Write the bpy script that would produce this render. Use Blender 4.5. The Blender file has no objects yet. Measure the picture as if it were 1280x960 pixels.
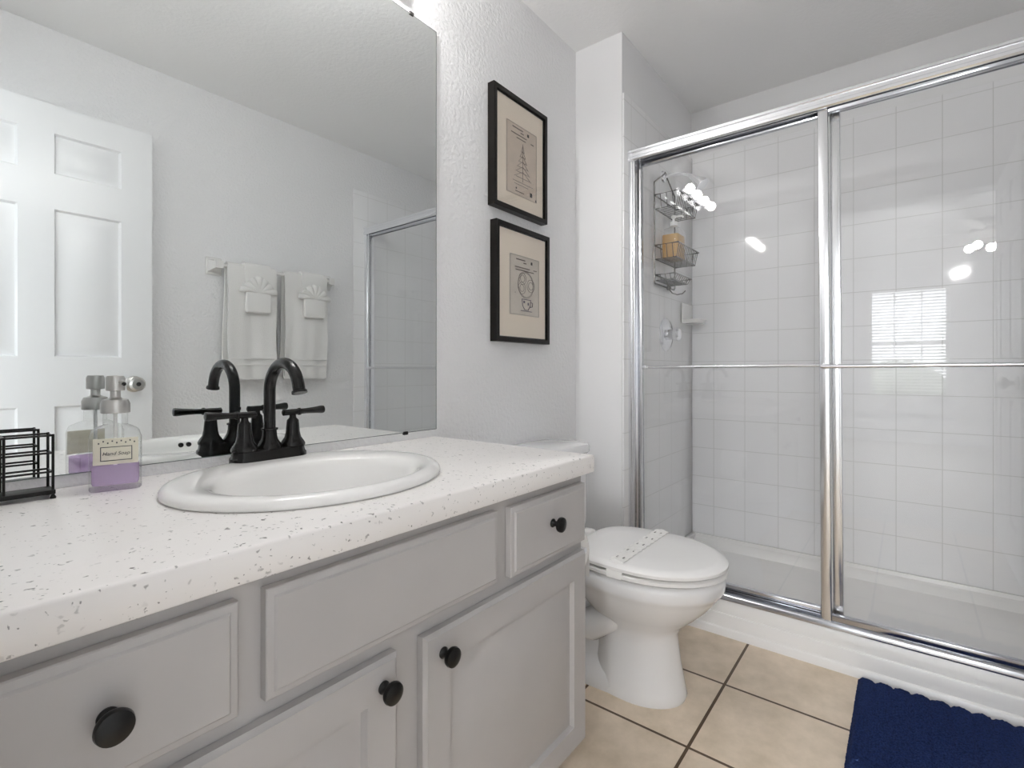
import bpy, bmesh, math, random
from mathutils import Vector, Matrix
random.seed(7)
C = bpy.context.scene.collection
sc = bpy.context.scene
PI = math.pi

# ---------------------------------------------------------------- camera
cam_d = bpy.data.cameras.new('camera'); cam = bpy.data.objects.new('camera', cam_d); C.objects.link(cam)
cam_d.sensor_width = 36.0; cam_d.sensor_fit = 'HORIZONTAL'
cam_d.lens = 628.3 / 1280 * 36.0
cam_d.shift_y = -(480 - 463.1) / 1280
cam_d.clip_start = 0.01
cam.location = (0, -1.1605, 0.99)
cam.rotation_euler = (PI/2, 0, 0.667 - PI/2)
sc.camera = cam

# ---------------------------------------------------------------- light levels
BULB = 62.0           # vanity bulbs
FAN_BULB = 280.0       # bedroom fan bulbs
SKY = 7.0             # daylight
sc.view_settings.view_transform = 'Standard'; sc.view_settings.look = 'None'
sc.view_settings.gamma = 1.0; sc.view_settings.use_curve_mapping = False
sc.view_settings.exposure = 0.70
sc.cycles.max_bounces = 12; sc.cycles.diffuse_bounces = 6; sc.cycles.glossy_bounces = 6
sc.cycles.use_adaptive_sampling = True; sc.cycles.adaptive_threshold = 0.01; sc.cycles.adaptive_min_samples = 24
sc.cycles.transmission_bounces = 8; sc.cycles.transparent_max_bounces = 24
sc.cycles.sample_clamp_indirect = 6.0; sc.cycles.blur_glossy = 0.3
sc.cycles.caustics_reflective = True; sc.cycles.caustics_refractive = False
sc.cycles.use_denoising = True

w = bpy.data.worlds.new('world'); sc.world = w; w.use_nodes = True
bgn = w.node_tree.nodes['Background']; bgn.inputs[0].default_value = (0.92, 0.96, 1.0, 1); bgn.inputs[1].default_value = SKY

# ---------------------------------------------------------------- materials
def lin(c):
    return tuple(((v/255)/12.92 if v/255 <= 0.04045 else ((v/255+0.055)/1.055)**2.4) for v in c)
def newmat(name):
    m = bpy.data.materials.new(name); m.use_nodes = True
    return m, m.node_tree.nodes, m.node_tree.links, m.node_tree.nodes['Principled BSDF']
def P(name, rgb, rough=0.5, metal=0.0, bump=0.0, bscale=80, vary=0.0, vscale=6, coat=0.0, spec=0.5):
    m, n, l, b = newmat(name)
    col = lin(rgb)
    b.inputs['Base Color'].default_value = (*col, 1); b.inputs['Roughness'].default_value = rough
    b.inputs['Metallic'].default_value = metal; b.inputs['Specular IOR Level'].default_value = spec
    if coat: b.inputs['Coat Weight'].default_value = coat; b.inputs['Coat Roughness'].default_value = 0.05
    tc = n.new('ShaderNodeTexCoord')
    if vary:
        t = n.new('ShaderNodeTexNoise'); t.inputs['Scale'].default_value = vscale; t.inputs['Detail'].default_value = 4
        l.new(tc.outputs['Object'], t.inputs['Vector'])
        r = n.new('ShaderNodeValToRGB')
        r.color_ramp.elements[0].position = 0.3; r.color_ramp.elements[1].position = 0.7
        r.color_ramp.elements[0].color = (*[v*(1-vary) for v in col], 1)
        r.color_ramp.elements[1].color = (*[min(1, v*(1+vary)) for v in col], 1)
        l.new(t.outputs['Fac'], r.inputs['Fac']); l.new(r.outputs['Color'], b.inputs['Base Color'])
    if bump:
        t = n.new('ShaderNodeTexNoise'); t.inputs['Scale'].default_value = bscale; t.inputs['Detail'].default_value = 3
        l.new(tc.outputs['Object'], t.inputs['Vector'])
        bp = n.new('ShaderNodeBump'); bp.inputs['Strength'].default_value = bump; bp.inputs['Distance'].default_value = 0.004
        l.new(t.outputs['Fac'], bp.inputs['Height']); l.new(bp.outputs['Normal'], b.inputs['Normal'])
    return m
def emis(name, rgb, s):
    m, n, l, b = newmat(name)
    b.inputs['Base Color'].default_value = (0.9, 0.9, 0.9, 1)
    b.inputs['Emission Color'].default_value = (*rgb, 1); b.inputs['Emission Strength'].default_value = s
    return m
def thin_glass(name, tint=(1, 1, 1), r0=0.04, rough=0.0):
    m = bpy.data.materials.new(name); m.use_nodes = True
    n, l = m.node_tree.nodes, m.node_tree.links
    n.remove(n['Principled BSDF']); out = n['Material Output']
    g = n.new('ShaderNodeNewGeometry'); d = n.new('ShaderNodeVectorMath'); d.operation = 'DOT_PRODUCT'
    l.new(g.outputs['Normal'], d.inputs[0]); l.new(g.outputs['Incoming'], d.inputs[1])
    def M(op, a, b=None):
        x = n.new('ShaderNodeMath'); x.operation = op
        for i, v in enumerate((a, b)):
            if v is None: continue
            if isinstance(v, (int, float)): x.inputs[i].default_value = v
            else: l.new(v, x.inputs[i])
        return x.outputs[0]
    c = M('ABSOLUTE', d.outputs['Value']); f = M('POWER', M('SUBTRACT', 1.0, c), 5.0)
    fac = M('ADD', M('MULTIPLY', f, 1 - r0), r0)
    tr = n.new('ShaderNodeBsdfTransparent'); tr.inputs[0].default_value = (*tint, 1)
    gl = n.new('ShaderNodeBsdfGlossy'); gl.inputs['Roughness'].default_value = rough
    mx = n.new('ShaderNodeMixShader'); l.new(fac, mx.inputs[0]); l.new(tr.outputs[0], mx.inputs[1]); l.new(gl.outputs[0], mx.inputs[2])
    l.new(mx.outputs[0], out.inputs['Surface'])
    return m
def liquid(name, rgb, k):
    m = bpy.data.materials.new(name); m.use_nodes = True
    n, l = m.node_tree.nodes, m.node_tree.links
    b = n['Principled BSDF']; b.inputs['Base Color'].default_value = (*lin(rgb), 1); b.inputs['Roughness'].default_value = 0.2
    tr = n.new('ShaderNodeBsdfTransparent'); tr.inputs[0].default_value = (*lin(rgb), 1)
    mx = n.new('ShaderNodeMixShader'); mx.inputs[0].default_value = k
    l.new(tr.outputs[0], mx.inputs[1]); l.new(b.outputs[0], mx.inputs[2]); l.new(mx.outputs[0], n['Material Output'].inputs['Surface'])
    return m
def grid_mat(name, axes, origin, pitch, mortar, tile, grout, rough, vary=0.0, tilevary=0.0, bump=0.3, metal=0):
    """square tiles: axes picks the two object axes that run along the tiles"""
    m, n, l, b = newmat(name)
    tc = n.new('ShaderNodeTexCoord'); sp = n.new('ShaderNodeSeparateXYZ'); l.new(tc.outputs['Object'], sp.inputs[0])
    cb = n.new('ShaderNodeCombineXYZ')
    for i in (0, 1):
        s = n.new('ShaderNodeMath'); s.operation = 'SUBTRACT'; s.inputs[1].default_value = origin[i] - 40*pitch
        l.new(sp.outputs[axes[i]], s.inputs[0]); l.new(s.outputs[0], cb.inputs[i])
    br = n.new('ShaderNodeTexBrick'); br.offset = 0.0; br.squash = 1.0
    l.new(cb.outputs[0], br.inputs['Vector'])
    br.inputs['Scale'].default_value = 1.0; br.inputs['Brick Width'].default_value = pitch; br.inputs['Row Height'].default_value = pitch
    br.inputs['Mortar Size'].default_value = mortar; br.inputs['Mortar Smooth'].default_value = 0.15; br.inputs['Bias'].default_value = 0.0
    t = lin(tile)
    br.inputs['Color1'].default_value = (*[v*(1-tilevary) for v in t], 1); br.inputs['Color2'].default_value = (*[min(1, v*(1+tilevary)) for v in t], 1)
    br.inputs['Mortar'].default_value = (*lin(grout), 1)
    col = br.outputs['Color']
    if vary:
        no = n.new('ShaderNodeTexNoise'); no.inputs['Scale'].default_value = 9; no.inputs['Detail'].default_value = 6; no.inputs['Roughness'].default_value = 0.65
        l.new(tc.outputs['Object'], no.inputs['Vector'])
        r = n.new('ShaderNodeValToRGB'); r.color_ramp.elements[0].position = 0.3; r.color_ramp.elements[1].position = 0.72
        r.color_ramp.elements[0].color = (1-vary, 1-vary*1.05, 1-vary*1.25, 1); r.color_ramp.elements[1].color = (1, 1, 1, 1)
        l.new(no.outputs['Fac'], r.inputs['Fac'])
        mx = n.new('ShaderNodeMix'); mx.data_type = 'RGBA'; mx.blend_type = 'MULTIPLY'; mx.inputs[0].default_value = 1
        l.new(col, mx.inputs[6]); l.new(r.outputs['Color'], mx.inputs[7]); col = mx.outputs[2]
    l.new(col, b.inputs['Base Color'])
    b.inputs['Roughness'].default_value = rough; b.inputs['Specular IOR Level'].default_value = 0.35
    iv = n.new('ShaderNodeMath'); iv.operation = 'SUBTRACT'; iv.inputs[0].default_value = 1.0; l.new(br.outputs['Fac'], iv.inputs[1])
    bp = n.new('ShaderNodeBump'); bp.inputs['Strength'].default_value = bump; bp.inputs['Distance'].default_value = 0.002
    l.new(iv.outputs[0], bp.inputs['Height']); l.new(bp.outputs['Normal'], b.inputs['Normal'])
    return m

def counter_mat():
    m, n, l, b = newmat('white_speckled_counter')
    tc = n.new('ShaderNodeTexCoord')
    def specks(scale, lo, hi, jitter, keep):
        v = n.new('ShaderNodeTexVoronoi'); v.inputs['Scale'].default_value = scale
        no = n.new('ShaderNodeTexNoise'); no.inputs['Scale'].default_value = scale*1.2
        mxv = n.new('ShaderNodeMix'); mxv.data_type = 'RGBA'; mxv.blend_type = 'ADD'; mxv.inputs[0].default_value = jitter
        l.new(tc.outputs['Object'], mxv.inputs[6]); l.new(no.outputs['Color'], mxv.inputs[7]); l.new(tc.outputs['Object'], no.inputs['Vector'])
        l.new(mxv.outputs[2], v.inputs['Vector'])
        r = n.new('ShaderNodeMapRange'); r.inputs[1].default_value = lo; r.inputs[2].default_value = hi; r.inputs[3].default_value = 1; r.inputs[4].default_value = 0
        l.new(v.outputs['Distance'], r.inputs[0])
        s = n.new('ShaderNodeSeparateColor'); l.new(v.outputs['Color'], s.inputs[0])
        g = n.new('ShaderNodeMath'); g.operation = 'GREATER_THAN'; g.inputs[1].default_value = keep; l.new(s.outputs[0], g.inputs[0])
        mu = n.new('ShaderNodeMath'); mu.operation = 'MULTIPLY'; l.new(r.outputs[0], mu.inputs[0]); l.new(g.outputs[0], mu.inputs[1])
        mu2 = n.new('ShaderNodeMath'); mu2.operation = 'MULTIPLY'; l.new(mu.outputs[0], mu2.inputs[0]); l.new(s.outputs[1], mu2.inputs[1])
        return mu2.outputs[0]
    a = specks(80, 0.15, 0.26, 0.018, 0.58); c = specks(165, 0.14, 0.24, 0.009, 0.70)
    mx = n.new('ShaderNodeMath'); mx.operation = 'MAXIMUM'; l.new(a, mx.inputs[0]); l.new(c, mx.inputs[1])
    col = n.new('ShaderNodeMix'); col.data_type = 'RGBA'; l.new(mx.outputs[0], col.inputs[0])
    col.inputs[6].default_value = (*lin((238, 235, 233)), 1); col.inputs[7].default_value = (*lin((58, 54, 52)), 1)
    l.new(col.outputs[2], b.inputs['Base Color']); b.inputs['Roughness'].default_value = 0.32
    return m

M = {}
M['wall'] = P('white_orange_peel_wall', (239, 239, 240), 0.62, bump=1.0, bscale=75)
M['ceiling'] = P('white_textured_ceiling', (246, 246, 246), 0.7, bump=0.35, bscale=70)
M['smooth_wall'] = P('smooth_white_wall', (240, 240, 241), 0.5, bump=0.08, bscale=60)
M['trim'] = P('white_trim_paint', (241, 241, 240), 0.3)
M['door'] = P('white_door_paint', (240, 241, 242), 0.28)
M['floor'] = grid_mat('beige_floor_tile', (0, 1), (1.660, -0.7065), 0.337, 0.0045, (240, 223, 203), (98, 78, 58), 0.38, vary=0.26, tilevary=0.04, bump=0.5)
M['tile_back'] = grid_mat('white_tile_back', (1, 2), (-0.345, 0.1076), 0.155, 0.0016, (245, 245, 247), (222, 222, 222), 0.05, bump=0.12)
M['tile_side'] = grid_mat('white_tile_side', (0, 2), (2.78, 0.1076), 0.155, 0.0016, (245, 245, 246), (226, 226, 225), 0.05, bump=0.12)
M['pan'] = P('white_acrylic_pan', (247, 246, 245), 0.25)
M['chrome'] = P('polished_chrome', (240, 241, 244), 0.20, 1.0)
M['chrome_track'] = P('polished_track', (200, 202, 207), 0.15, 1.0)
M['steel'] = P('brushed_steel', (196, 195, 192), 0.28, 1.0)
M['mirror'] = P('mirror_silver', (234, 237, 237), 0.0, 1.0)
M['mirror_edge'] = P('mirror_glass_edge', (120, 130, 128), 0.15, 0.3)
M['glass'] = thin_glass('shower_glass', (0.996, 0.998, 0.997), 0.045)
M['bottle_glass'] = thin_glass('clear_bottle_glass', (0.965, 0.97, 0.965), 0.05)
M['counter'] = counter_mat()
M['cabinet'] = P('grey_painted_wood', (178, 175, 174), 0.42, vary=0.05, vscale=5, bump=0.05, bscale=40)
M['cabinet_in'] = P('dark_cabinet_inside', (90, 84, 78), 0.7)
M['black'] = P('black_bronze', (8, 7, 6), 0.24, 0.0, spec=0.35)
M['black_knob'] = P('black_knob_enamel', (4, 4, 5), 0.3, spec=0.35)
M['wire'] = P('black_wire', (22, 21, 20), 0.4, 0.4)
M['caddy'] = P('dark_chrome_wire', (120, 118, 116), 0.25, 0.9)
M['porcelain'] = P('white_porcelain', (238, 237, 235), 0.10, coat=0.4)
M['toilet'] = P('white_toilet_china', (238, 238, 239), 0.10, coat=0.4)
M['seat'] = P('white_toilet_seat', (242, 241, 240), 0.18)
M['dark'] = P('dark_gap', (20, 20, 20), 0.6)
M['frame'] = P('black_picture_frame', (12, 8, 5), 0.35, spec=0.3)
M['mat'] = P('cream_mat_board', (243, 230, 214), 0.75)
M['print'] = P('aged_print_paper', (214, 199, 184), 0.8, vary=0.05, vscale=25)
M['print_b'] = P('aged_grey_print_paper', (214, 205, 194), 0.8, vary=0.05, vscale=25)
M['ink'] = P('grey_ink', (112, 100, 92), 0.8)
M['ink_dark'] = P('dark_ink', (40, 34, 32), 0.8)
M['ink_violet'] = P('violet_ink', (84, 72, 92), 0.8)
M['towel'] = P('white_terry', (238, 237, 235), 0.95, bump=0.6, bscale=320, spec=0.1)
M['paper'] = P('white_tissue', (238, 237, 235), 0.95, bump=0.2, bscale=120, spec=0.1)
M['rug'] = P('navy_chenille', (36, 50, 90), 0.95, bump=0.9, bscale=420, vary=0.45, vscale=240, spec=0.08)
M['soap'] = liquid('lavender_soap', (234, 218, 243), 0.34)
M['amber'] = liquid('amber_shampoo', (240, 200, 130), 0.6)
M['label'] = liquid('cream_label', (250, 247, 234), 0.55)
M['label_text'] = P('dark_label_ink', (60, 62, 74), 0.6)
M['bulb'] = emis('lit_bulb', (1.0, 0.98, 0.955), BULB)
M['fan_bulb'] = emis('lit_fan_bulb', (1.0, 1.0, 1.0), FAN_BULB)
M['blade'] = P('white_fan_blade', (215, 213, 210), 0.4)
M['carpet'] = P('beige_carpet', (206, 203, 199), 0.95, bump=0.6, bscale=200)
M['hedge'] = P('green_foliage', (128, 136, 118), 0.8, vary=0.5, vscale=5)
M['lawn'] = P('green_lawn', (150, 156, 140), 0.9, vary=0.3, vscale=3)
M['blind'] = P('white_blind', (240, 240, 238), 0.5)

# ---------------------------------------------------------------- mesh helpers (all coordinates are world coordinates)
class B:
    def __init__(s): s.bm = bmesh.new()
    def box(s, x0, x1, y0, y1, z0, z1, bev=0.0, seg=2):
        r = bmesh.ops.create_cube(s.bm, size=1.0)
        for v in r['verts']:
            v.co = Vector(((x0+x1)/2 + v.co.x*(x1-x0), (y0+y1)/2 + v.co.y*(y1-y0), (z0+z1)/2 + v.co.z*(z1-z0)))
        if bev:
            es = list({e for v in r['verts'] for e in v.link_edges})
            bmesh.ops.bevel(s.bm, geom=es, offset=bev, segments=seg, affect='EDGES', profile=0.5)
        return s
    def loft(s, rings, cap0=True, cap1=True, closed=True):
        R = [[s.bm.verts.new(p) for p in ring] for ring in rings]
        n = len(R[0])
        for a, b in zip(R, R[1:]):
            for i in range(n if closed else n-1):
                j = (i+1) % n
                try: s.bm.faces.new((a[i], a[j], b[j], b[i]))
                except ValueError: pass
        if cap0: s.bm.faces.new(list(reversed(R[0])))
        if cap1: s.bm.faces.new(R[-1])
        return R
    def tube(s, pts, r, n=10, cap=True, loop=False):
        pts = [Vector(p) for p in pts]; N = len(pts)
        rs = r if isinstance(r, (list, tuple)) else [r]*N
        tang = []
        for i in range(N):
            a = pts[(i-1) % N] if (loop or i > 0) else pts[i]
            b = pts[(i+1) % N] if (loop or i < N-1) else pts[i]
            tang.append((b-a).normalized())
        up = Vector((0, 0, 1)) if abs(tang[0].z) < 0.9 else Vector((1, 0, 0))
        u = tang[0].cross(up).normalized(); rings = []
        for i in range(N):
            u = (u - tang[i]*u.dot(tang[i])).normalized(); v = tang[i].cross(u)
            rings.append([pts[i] + (u*math.cos(2*PI*k/n) + v*math.sin(2*PI*k/n))*rs[i] for k in range(n)])
        if loop: rings.append(rings[0]); s.loft(rings, False, False); bmesh.ops.remove_doubles(s.bm, verts=s.bm.verts, dist=1e-6)
        else: s.loft(rings, cap, cap)
        return s
    def lathe(s, prof, c, n=28, axis='z', cap=True):
        c = Vector(c); rings = []
        for r, h in prof:
            ring = []
            for k in range(n):
                a = 2*PI*k/n; p, q = r*math.cos(a), r*math.sin(a)
                if axis == 'z': d = (p, q, h)
                elif axis == 'y-': d = (p, -h, q)
                elif axis == 'x': d = (h, p, q)
                elif axis == 'x-': d = (-h, -p, q)
                else: d = (-p, h, q)
                ring.append(c + Vector(d))
            rings.append(ring)
        s.loft(rings, cap, cap); return s
    def sphere(s, c, r, n=16, sz=1.0):
        bmesh.ops.create_uvsphere(s.bm, u_segments=n, v_segments=max(6, n//2), radius=1.0,
            matrix=Matrix.Translation(c) @ Matrix.Diagonal((r, r, r*sz, 1)))
        return s
    def prism(s, poly, axis, a, b):
        def p(u, v, t):
            return {'y': (u, t, v), 'x': (t, u, v), 'z': (u, v, t)}[axis]
        s.loft([[p(u, v, a) for u, v in poly], [p(u, v, b) for u, v in poly]]); return s

def build(name, b, mat, parent=None, origin=None, sharp=38, mats=None):
    bm = b.bm if isinstance(b, B) else b
    bmesh.ops.recalc_face_normals(bm, faces=bm.faces)
    L = Vector((0, 0, 0))
    if parent is not None:
        q = parent
        while q is not None: L += q.location; q = q.parent
    elif origin is not None: L = Vector(origin)
    for v in bm.verts: v.co -= L
    me = bpy.data.meshes.new(name); bm.to_mesh(me); bm.free()
    for f in me.polygons: f.use_smooth = True
    me.set_sharp_from_angle(angle=math.radians(sharp))
    me.materials.append(M[mat] if isinstance(mat, str) else mat)
    for x in (mats or []): me.materials.append(M[x])
    o = bpy.data.objects.new(name, me); C.objects.link(o)
    if parent is not None: o.parent = parent
    elif origin is not None: o.location = L
    return o
def tag(o, label, cat, group=None):
    o['label'] = label; o['category'] = cat
    if group: o['group'] = group
    return o
def thing(name, label, cat, loc, group=None):
    o = bpy.data.objects.new(name, None); C.objects.link(o); o.location = loc; o.empty_display_size = 0.05
    return tag(o, label, cat, group)
def struct(name, b, mat, parent=None):
    o = build(name, b, mat, parent)
    if parent is None: o['kind'] = 'structure'
    return o
def copy_tree(o, parent=None):
    c = o.copy(); C.objects.link(c)
    if parent is not None: c.parent = parent
    for ch in [x for x in bpy.data.objects if x.parent == o]: copy_tree(ch, c)
    return c
def text_bm(txt, size, matrix, depth=0.0002):
    cu = bpy.data.curves.new('lettering', 'FONT'); cu.body = txt; cu.size = size; cu.align_x = 'CENTER'; cu.align_y = 'CENTER'; cu.extrude = depth; cu.shear = 0.25
    ob = bpy.data.objects.new('lettering', cu); C.objects.link(ob)
    me = bpy.data.meshes.new_from_object(ob.evaluated_get(bpy.context.evaluated_depsgraph_get()))
    bpy.data.objects.remove(ob); bm = bmesh.new(); bm.from_mesh(me); bpy.data.meshes.remove(me); bpy.data.curves.remove(cu)
    bmesh.ops.transform(bm, matrix=matrix, verts=bm.verts); return bm

# ---------------------------------------------------------------- the room
H = 2.405; W = -1.64; XP = 1.932; YP = -0.2232; XB = 2.78
struct('floor', B().box(-0.12, 2.95, W-0.1, 0.1, -0.05, 0.0), 'floor')
struct('ceiling', B().box(-0.12, 2.95, W-0.1, 0.1, H, H+0.05), 'ceiling')
struct('wall_left', B().box(-0.12, XP, 0.0, 0.1, 0.0, H), 'wall')
struct('wall_right', B().box(0.0, 2.95, W-0.1, W, 0.0, H), 'wall')
struct('wall_shower_side', B().box(XP, 2.95, YP, 0.1, 0.0, H), 'smooth_wall')
struct('wall_far', B().box(XB+0.008, 2.95, W, YP, 0.0, H), 'smooth_wall')
struct('wall_tile_far', B().box(XB, XB+0.008, W+0.008, YP-0.008, 0.1076, 2.15, 0.001, 1), 'tile_back')
struct('wall_tile_shower_side', B().box(XP+0.004, XB, YP-0.008, YP, 0.1076, 2.15, 0.002, 2), 'tile_side')
struct('wall_tile_right', B().box(1.898, XB, W, W+0.008, 0.1076, 2.15, 0.002, 2), 'tile_side')
# wall with the doorway the camera stands in
wb = B(); wb.box(-0.12, 0.0, -0.79, 0.0, 0, H); wb.box(-0.12, 0.0, W-0.1, -1.575, 0, H); wb.box(-0.12, 0.0, -1.575, -0.79, 2.06, H)
struct('wall_back', wb, 'wall')
tr = B()
for x0, x1 in ((0.0, 0.014), (-0.134, -0.12)):
    a = -1.64 if x0 >= 0 else -1.64
    for q in range(4):
        if x0 >= 0: tr.tube([(x1, -1.583-q*0.014, 0.001), (x1, -1.583-q*0.014, 2.055)], 0.005, 8); tr.tube([(x1, -0.75-q*0.012, 0.001), (x1, -0.75-q*0.012, 2.055)], 0.005, 8)
    tr.box(x0, x1, -0.795, -0.735, 0, 2.12, 0.004); tr.box(x0, x1, a, -1.57, 0, 2.12, 0.004); tr.box(x0, x1, a, -0.735, 2.055, 2.12, 0.004)
struct('trim_1', tr, 'trim')
struct('baseboard_left', B().box(1.085, XP, -0.012, 0, 0, 0.085, 0.004), 'trim')
struct('baseboard_right', B().box(0.02, 1.95, W, W+0.012, 0, 0.085, 0.004), 'trim')

# the bedroom beyond the doorway (seen mirrored in the shower glass)
struct('floor_bedroom', B().box(-4.92, -0.12, -3.4, 1.6, -0.05, 0.0), 'carpet')
struct('ceiling_bedroom', B().box(-4.92, -0.12, -3.4, 1.6, H, H+0.05), 'ceiling')
wn = B(); w2 = (-3.4, -1.2, 0.55, 2.15)
wn.box(-4.92, w2[0], 1.6, 1.7, 0, H); wn.box(w2[1], -0.12, 1.6, 1.7, 0, H); wn.box(w2[0], w2[1], 1.6, 1.7, 0, w2[2]); wn.box(w2[0], w2[1], 1.6, 1.7, w2[3], H)
struct('wall_bedroom_left', wn, 'wall')
wf = B()
for x in (w2[0], (w2[0]+w2[1])/2-0.02, w2[1]-0.04): wf.box(x, x+0.04, 1.63, 1.67, w2[2], w2[3])
for z in (w2[2], w2[3]-0.04): wf.box(w2[0], w2[1], 1.63, 1.67, z, z+0.04)
win2 = struct('added_fill_window', wf, 'trim'); build('pane', B().box(w2[0]+0.02, w2[1]-0.02, 1.648, 1.652, w2[2]+0.02, w2[3]-0.02), 'glass', win2)  # unseen side window, added to let more daylight into the bedroom
struct('wall_bedroom_right', B().box(-4.92, -0.12, -3.5, -3.4, 0, H), 'wall')
wn = B(); wn.box(-0.13, -0.12, W-0.1, -3.4, 0, H); wn.box(-0.13, -0.12, 0.0, 1.6, 0, H)
struct('wall_bedroom_near', wn, 'wall')
WX, WY0, WY1, WZ0, WZ1 = -4.8, -1.60, -0.72, 0.63, 2.13
wn = B(); wn.box(-4.92, WX, -3.4, WY0, 0, H); wn.box(-4.92, WX, WY1, 1.6, 0, H); wn.box(-4.92, WX, WY0, WY1, 0, WZ0); wn.box(-4.92, WX, WY0, WY1, WZ1, H)
struct('wall_bedroom_far', wn, 'wall')
wf = B()
for y in (WY0, WY1-0.04, WY0+0.28, WY0+0.58): wf.box(-4.90, -4.86, y, y+(0.04 if y in (WY0, WY1-0.04) else 0.018), WZ0, WZ1)
for z in (WZ0, (WZ0+WZ1)/2-0.02, WZ1-0.04): wf.box(-4.90, -4.86, WY0, WY1, z, z+0.04)
wf.box(-4.88, WX+0.05, WY0-0.04, WY1+0.04, WZ0-0.025, WZ0)
win = struct('window_1', wf, 'trim')
build('pane', B().box(-4.884, -4.880, WY0+0.03, WY1-0.03, WZ0+0.03, WZ1-0.03), 'glass', win)
bl = thing('window_blind', 'white slatted blind in the bedroom window mirrored in the shower glass', 'blind', (-4.83, -1.16, 1.45))
build('headrail', B().box(-4.85, -4.81, WY0+0.01, WY1-0.01, WZ1-0.045, WZ1-0.002, 0.003), 'blind', bl)
s_ = B()
z = WZ1-0.07
while z > 0.70:
    s_.prism([(-4.848, z+0.010), (-4.812, z-0.010), (-4.812, z-0.007), (-4.848, z+0.013)], 'y', WY0+0.015, WY1-0.015); z -= 0.042
build('slat_stack', s_, 'blind', bl)
s_ = B()
for y in (-1.38, -1.12, -0.9): s_.tube([(-4.83, y, WZ1-0.05), (-4.83, y, 0.70)], 0.0015, 5)
build('ladder_cord', s_, 'blind', bl)
# garden outside
struct('floor_garden', B().box(-16, -4.95, -9, 7, -0.3, -0.25), 'lawn')
for i, (y, h, rr) in enumerate(((-3.0, 1.5, 0.85), (-1.0, 1.25, 0.8), (1.0, 1.6, 0.9), (-5.2, 1.7, 0.95))):
    hb = B(); hb.sphere((-8.5, y, h*0.5-0.25), rr, 28, h*0.62/rr)
    for v in hb.bm.verts: v.co += Vector((random.uniform(-.07, .07), random.uniform(-.07, .07), random.uniform(-.07, .07)))
    tag(build('garden_shrub', hb, 'hedge', origin=(-8.5, y, -0.25)), 'rounded green shrub outside the bedroom window', 'shrub', 'shrubs outside the bedroom window')

# ---------------------------------------------------------------- door (open, lying along the right-hand wall)
def panelled(b, axis_face, x0, x1, z0, z1, yface, yback, panels, groove, slope, depth, raise_):
    """slab facing +y or -y whose face carries raised panels"""
    xs = sorted({x0, x1, *[p[0] for p in panels], *[p[1] for p in panels]}); zs = sorted({z0, z1, *[p[2] for p in panels], *[p[3] for p in panels]})
    bm = b.bm; sgn = axis_face
    V = {(x, z): bm.verts.new((x, yface, z)) for x in xs for z in zs}
    for i in range(len(xs)-1):
        for j in range(len(zs)-1):
            cx, cz = (xs[i]+xs[i+1])/2, (zs[j]+zs[j+1])/2
            if any(p[0] < cx < p[1] and p[2] < cz < p[3] for p in panels): continue
            bm.faces.new([V[k] for k in ((xs[i], zs[j]), (xs[i+1], zs[j]), (xs[i+1], zs[j+1]), (xs[i], zs[j+1]))])
    for a0, a1, c0, c1 in panels:
        def ring(o, d):
            out = []
            xx = [x for x in xs if a0 <= x <= a1] if o == 0 else None
            if o == 0:
                zz = [z for z in zs if c0 <= z <= c1]
                out = [V[(x, c0)] for x in xx] + [V[(a1, z)] for z in zz[1:]] + [V[(x, c1)] for x in reversed(xx[:-1])] + [V[(a0, z)] for z in reversed(zz[1:-1])]
                return out
            return [bm.verts.new((x, yface + sgn*d, z)) for x, z in ((a0+o, c0+o), (a1-o, c0+o), (a1-o, c1-o), (a0+o, c1-o))]
        r0 = [V[(a0, c0)], V[(a1, c0)], V[(a1, c1)], V[(a0, c1)]]
        rings = [r0, ring(groove*0.45, -depth), ring(groove, -depth), ring(groove+slope, -depth+raise_)]
        for p, q in zip(rings, rings[1:]):
            for i in range(4): bm.faces.new((p[i], p[(i+1) % 4], q[(i+1) % 4], q[i]))
        bm.faces.new(rings[-1])
    bb = [bm.verts.new((x, yback, z)) for x, z in ((x0, z0), (x1, z0), (x1, z1), (x0, z1))]
    bm.faces.new(bb)
    edges = [[V[(x, z0)] for x in xs], [V[(x1, z)] for z in zs], [V[(x, z1)] for x in reversed(xs)], [V[(x0, z)] for z in reversed(zs)]]
    for k, e in enumerate(edges): bm.faces.new(e + [bb[(k+1) % 4], bb[k]])
    return b
cols = ((0.124, 0.345), (0.452, 0.672)); rows = ((0.22, 0.845), (1.045, 1.642), (1.785, 1.948))
pan = [(a, b_, c, d) for a, b_ in cols for c, d in rows]
door = struct('door_1', panelled(B(), 1, 0.018, 0.786, 0.012, 2.062, -1.562, -1.597, pan, 0.014, 0.030, 0.013, 0.011), 'door')
kb = B(); kb.lathe([(0.0, 0), (0.036, 0), (0.036, 0.004), (0.028, 0.010), (0.012, 0.014), (0.011, 0.030), (0.021, 0.036), (0.030, 0.046), (0.030, 0.058), (0.023, 0.066), (0.0, 0.068)], (0.717, -1.562, 0.93), axis='y')
kn = build('door_knob', kb, 'steel', door)
build('keyhole', B().lathe([(0.0, 0), (0.009, 0), (0.009, 0.0015), (0, 0.0015)], (0.717, -1.493, 0.93), 16, 'y'), 'dark', kn)
build('latch_plate', B().box(0.786, 0.789, -1.592, -1.567, 0.90, 0.96, 0.001), 'steel', door)

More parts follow.
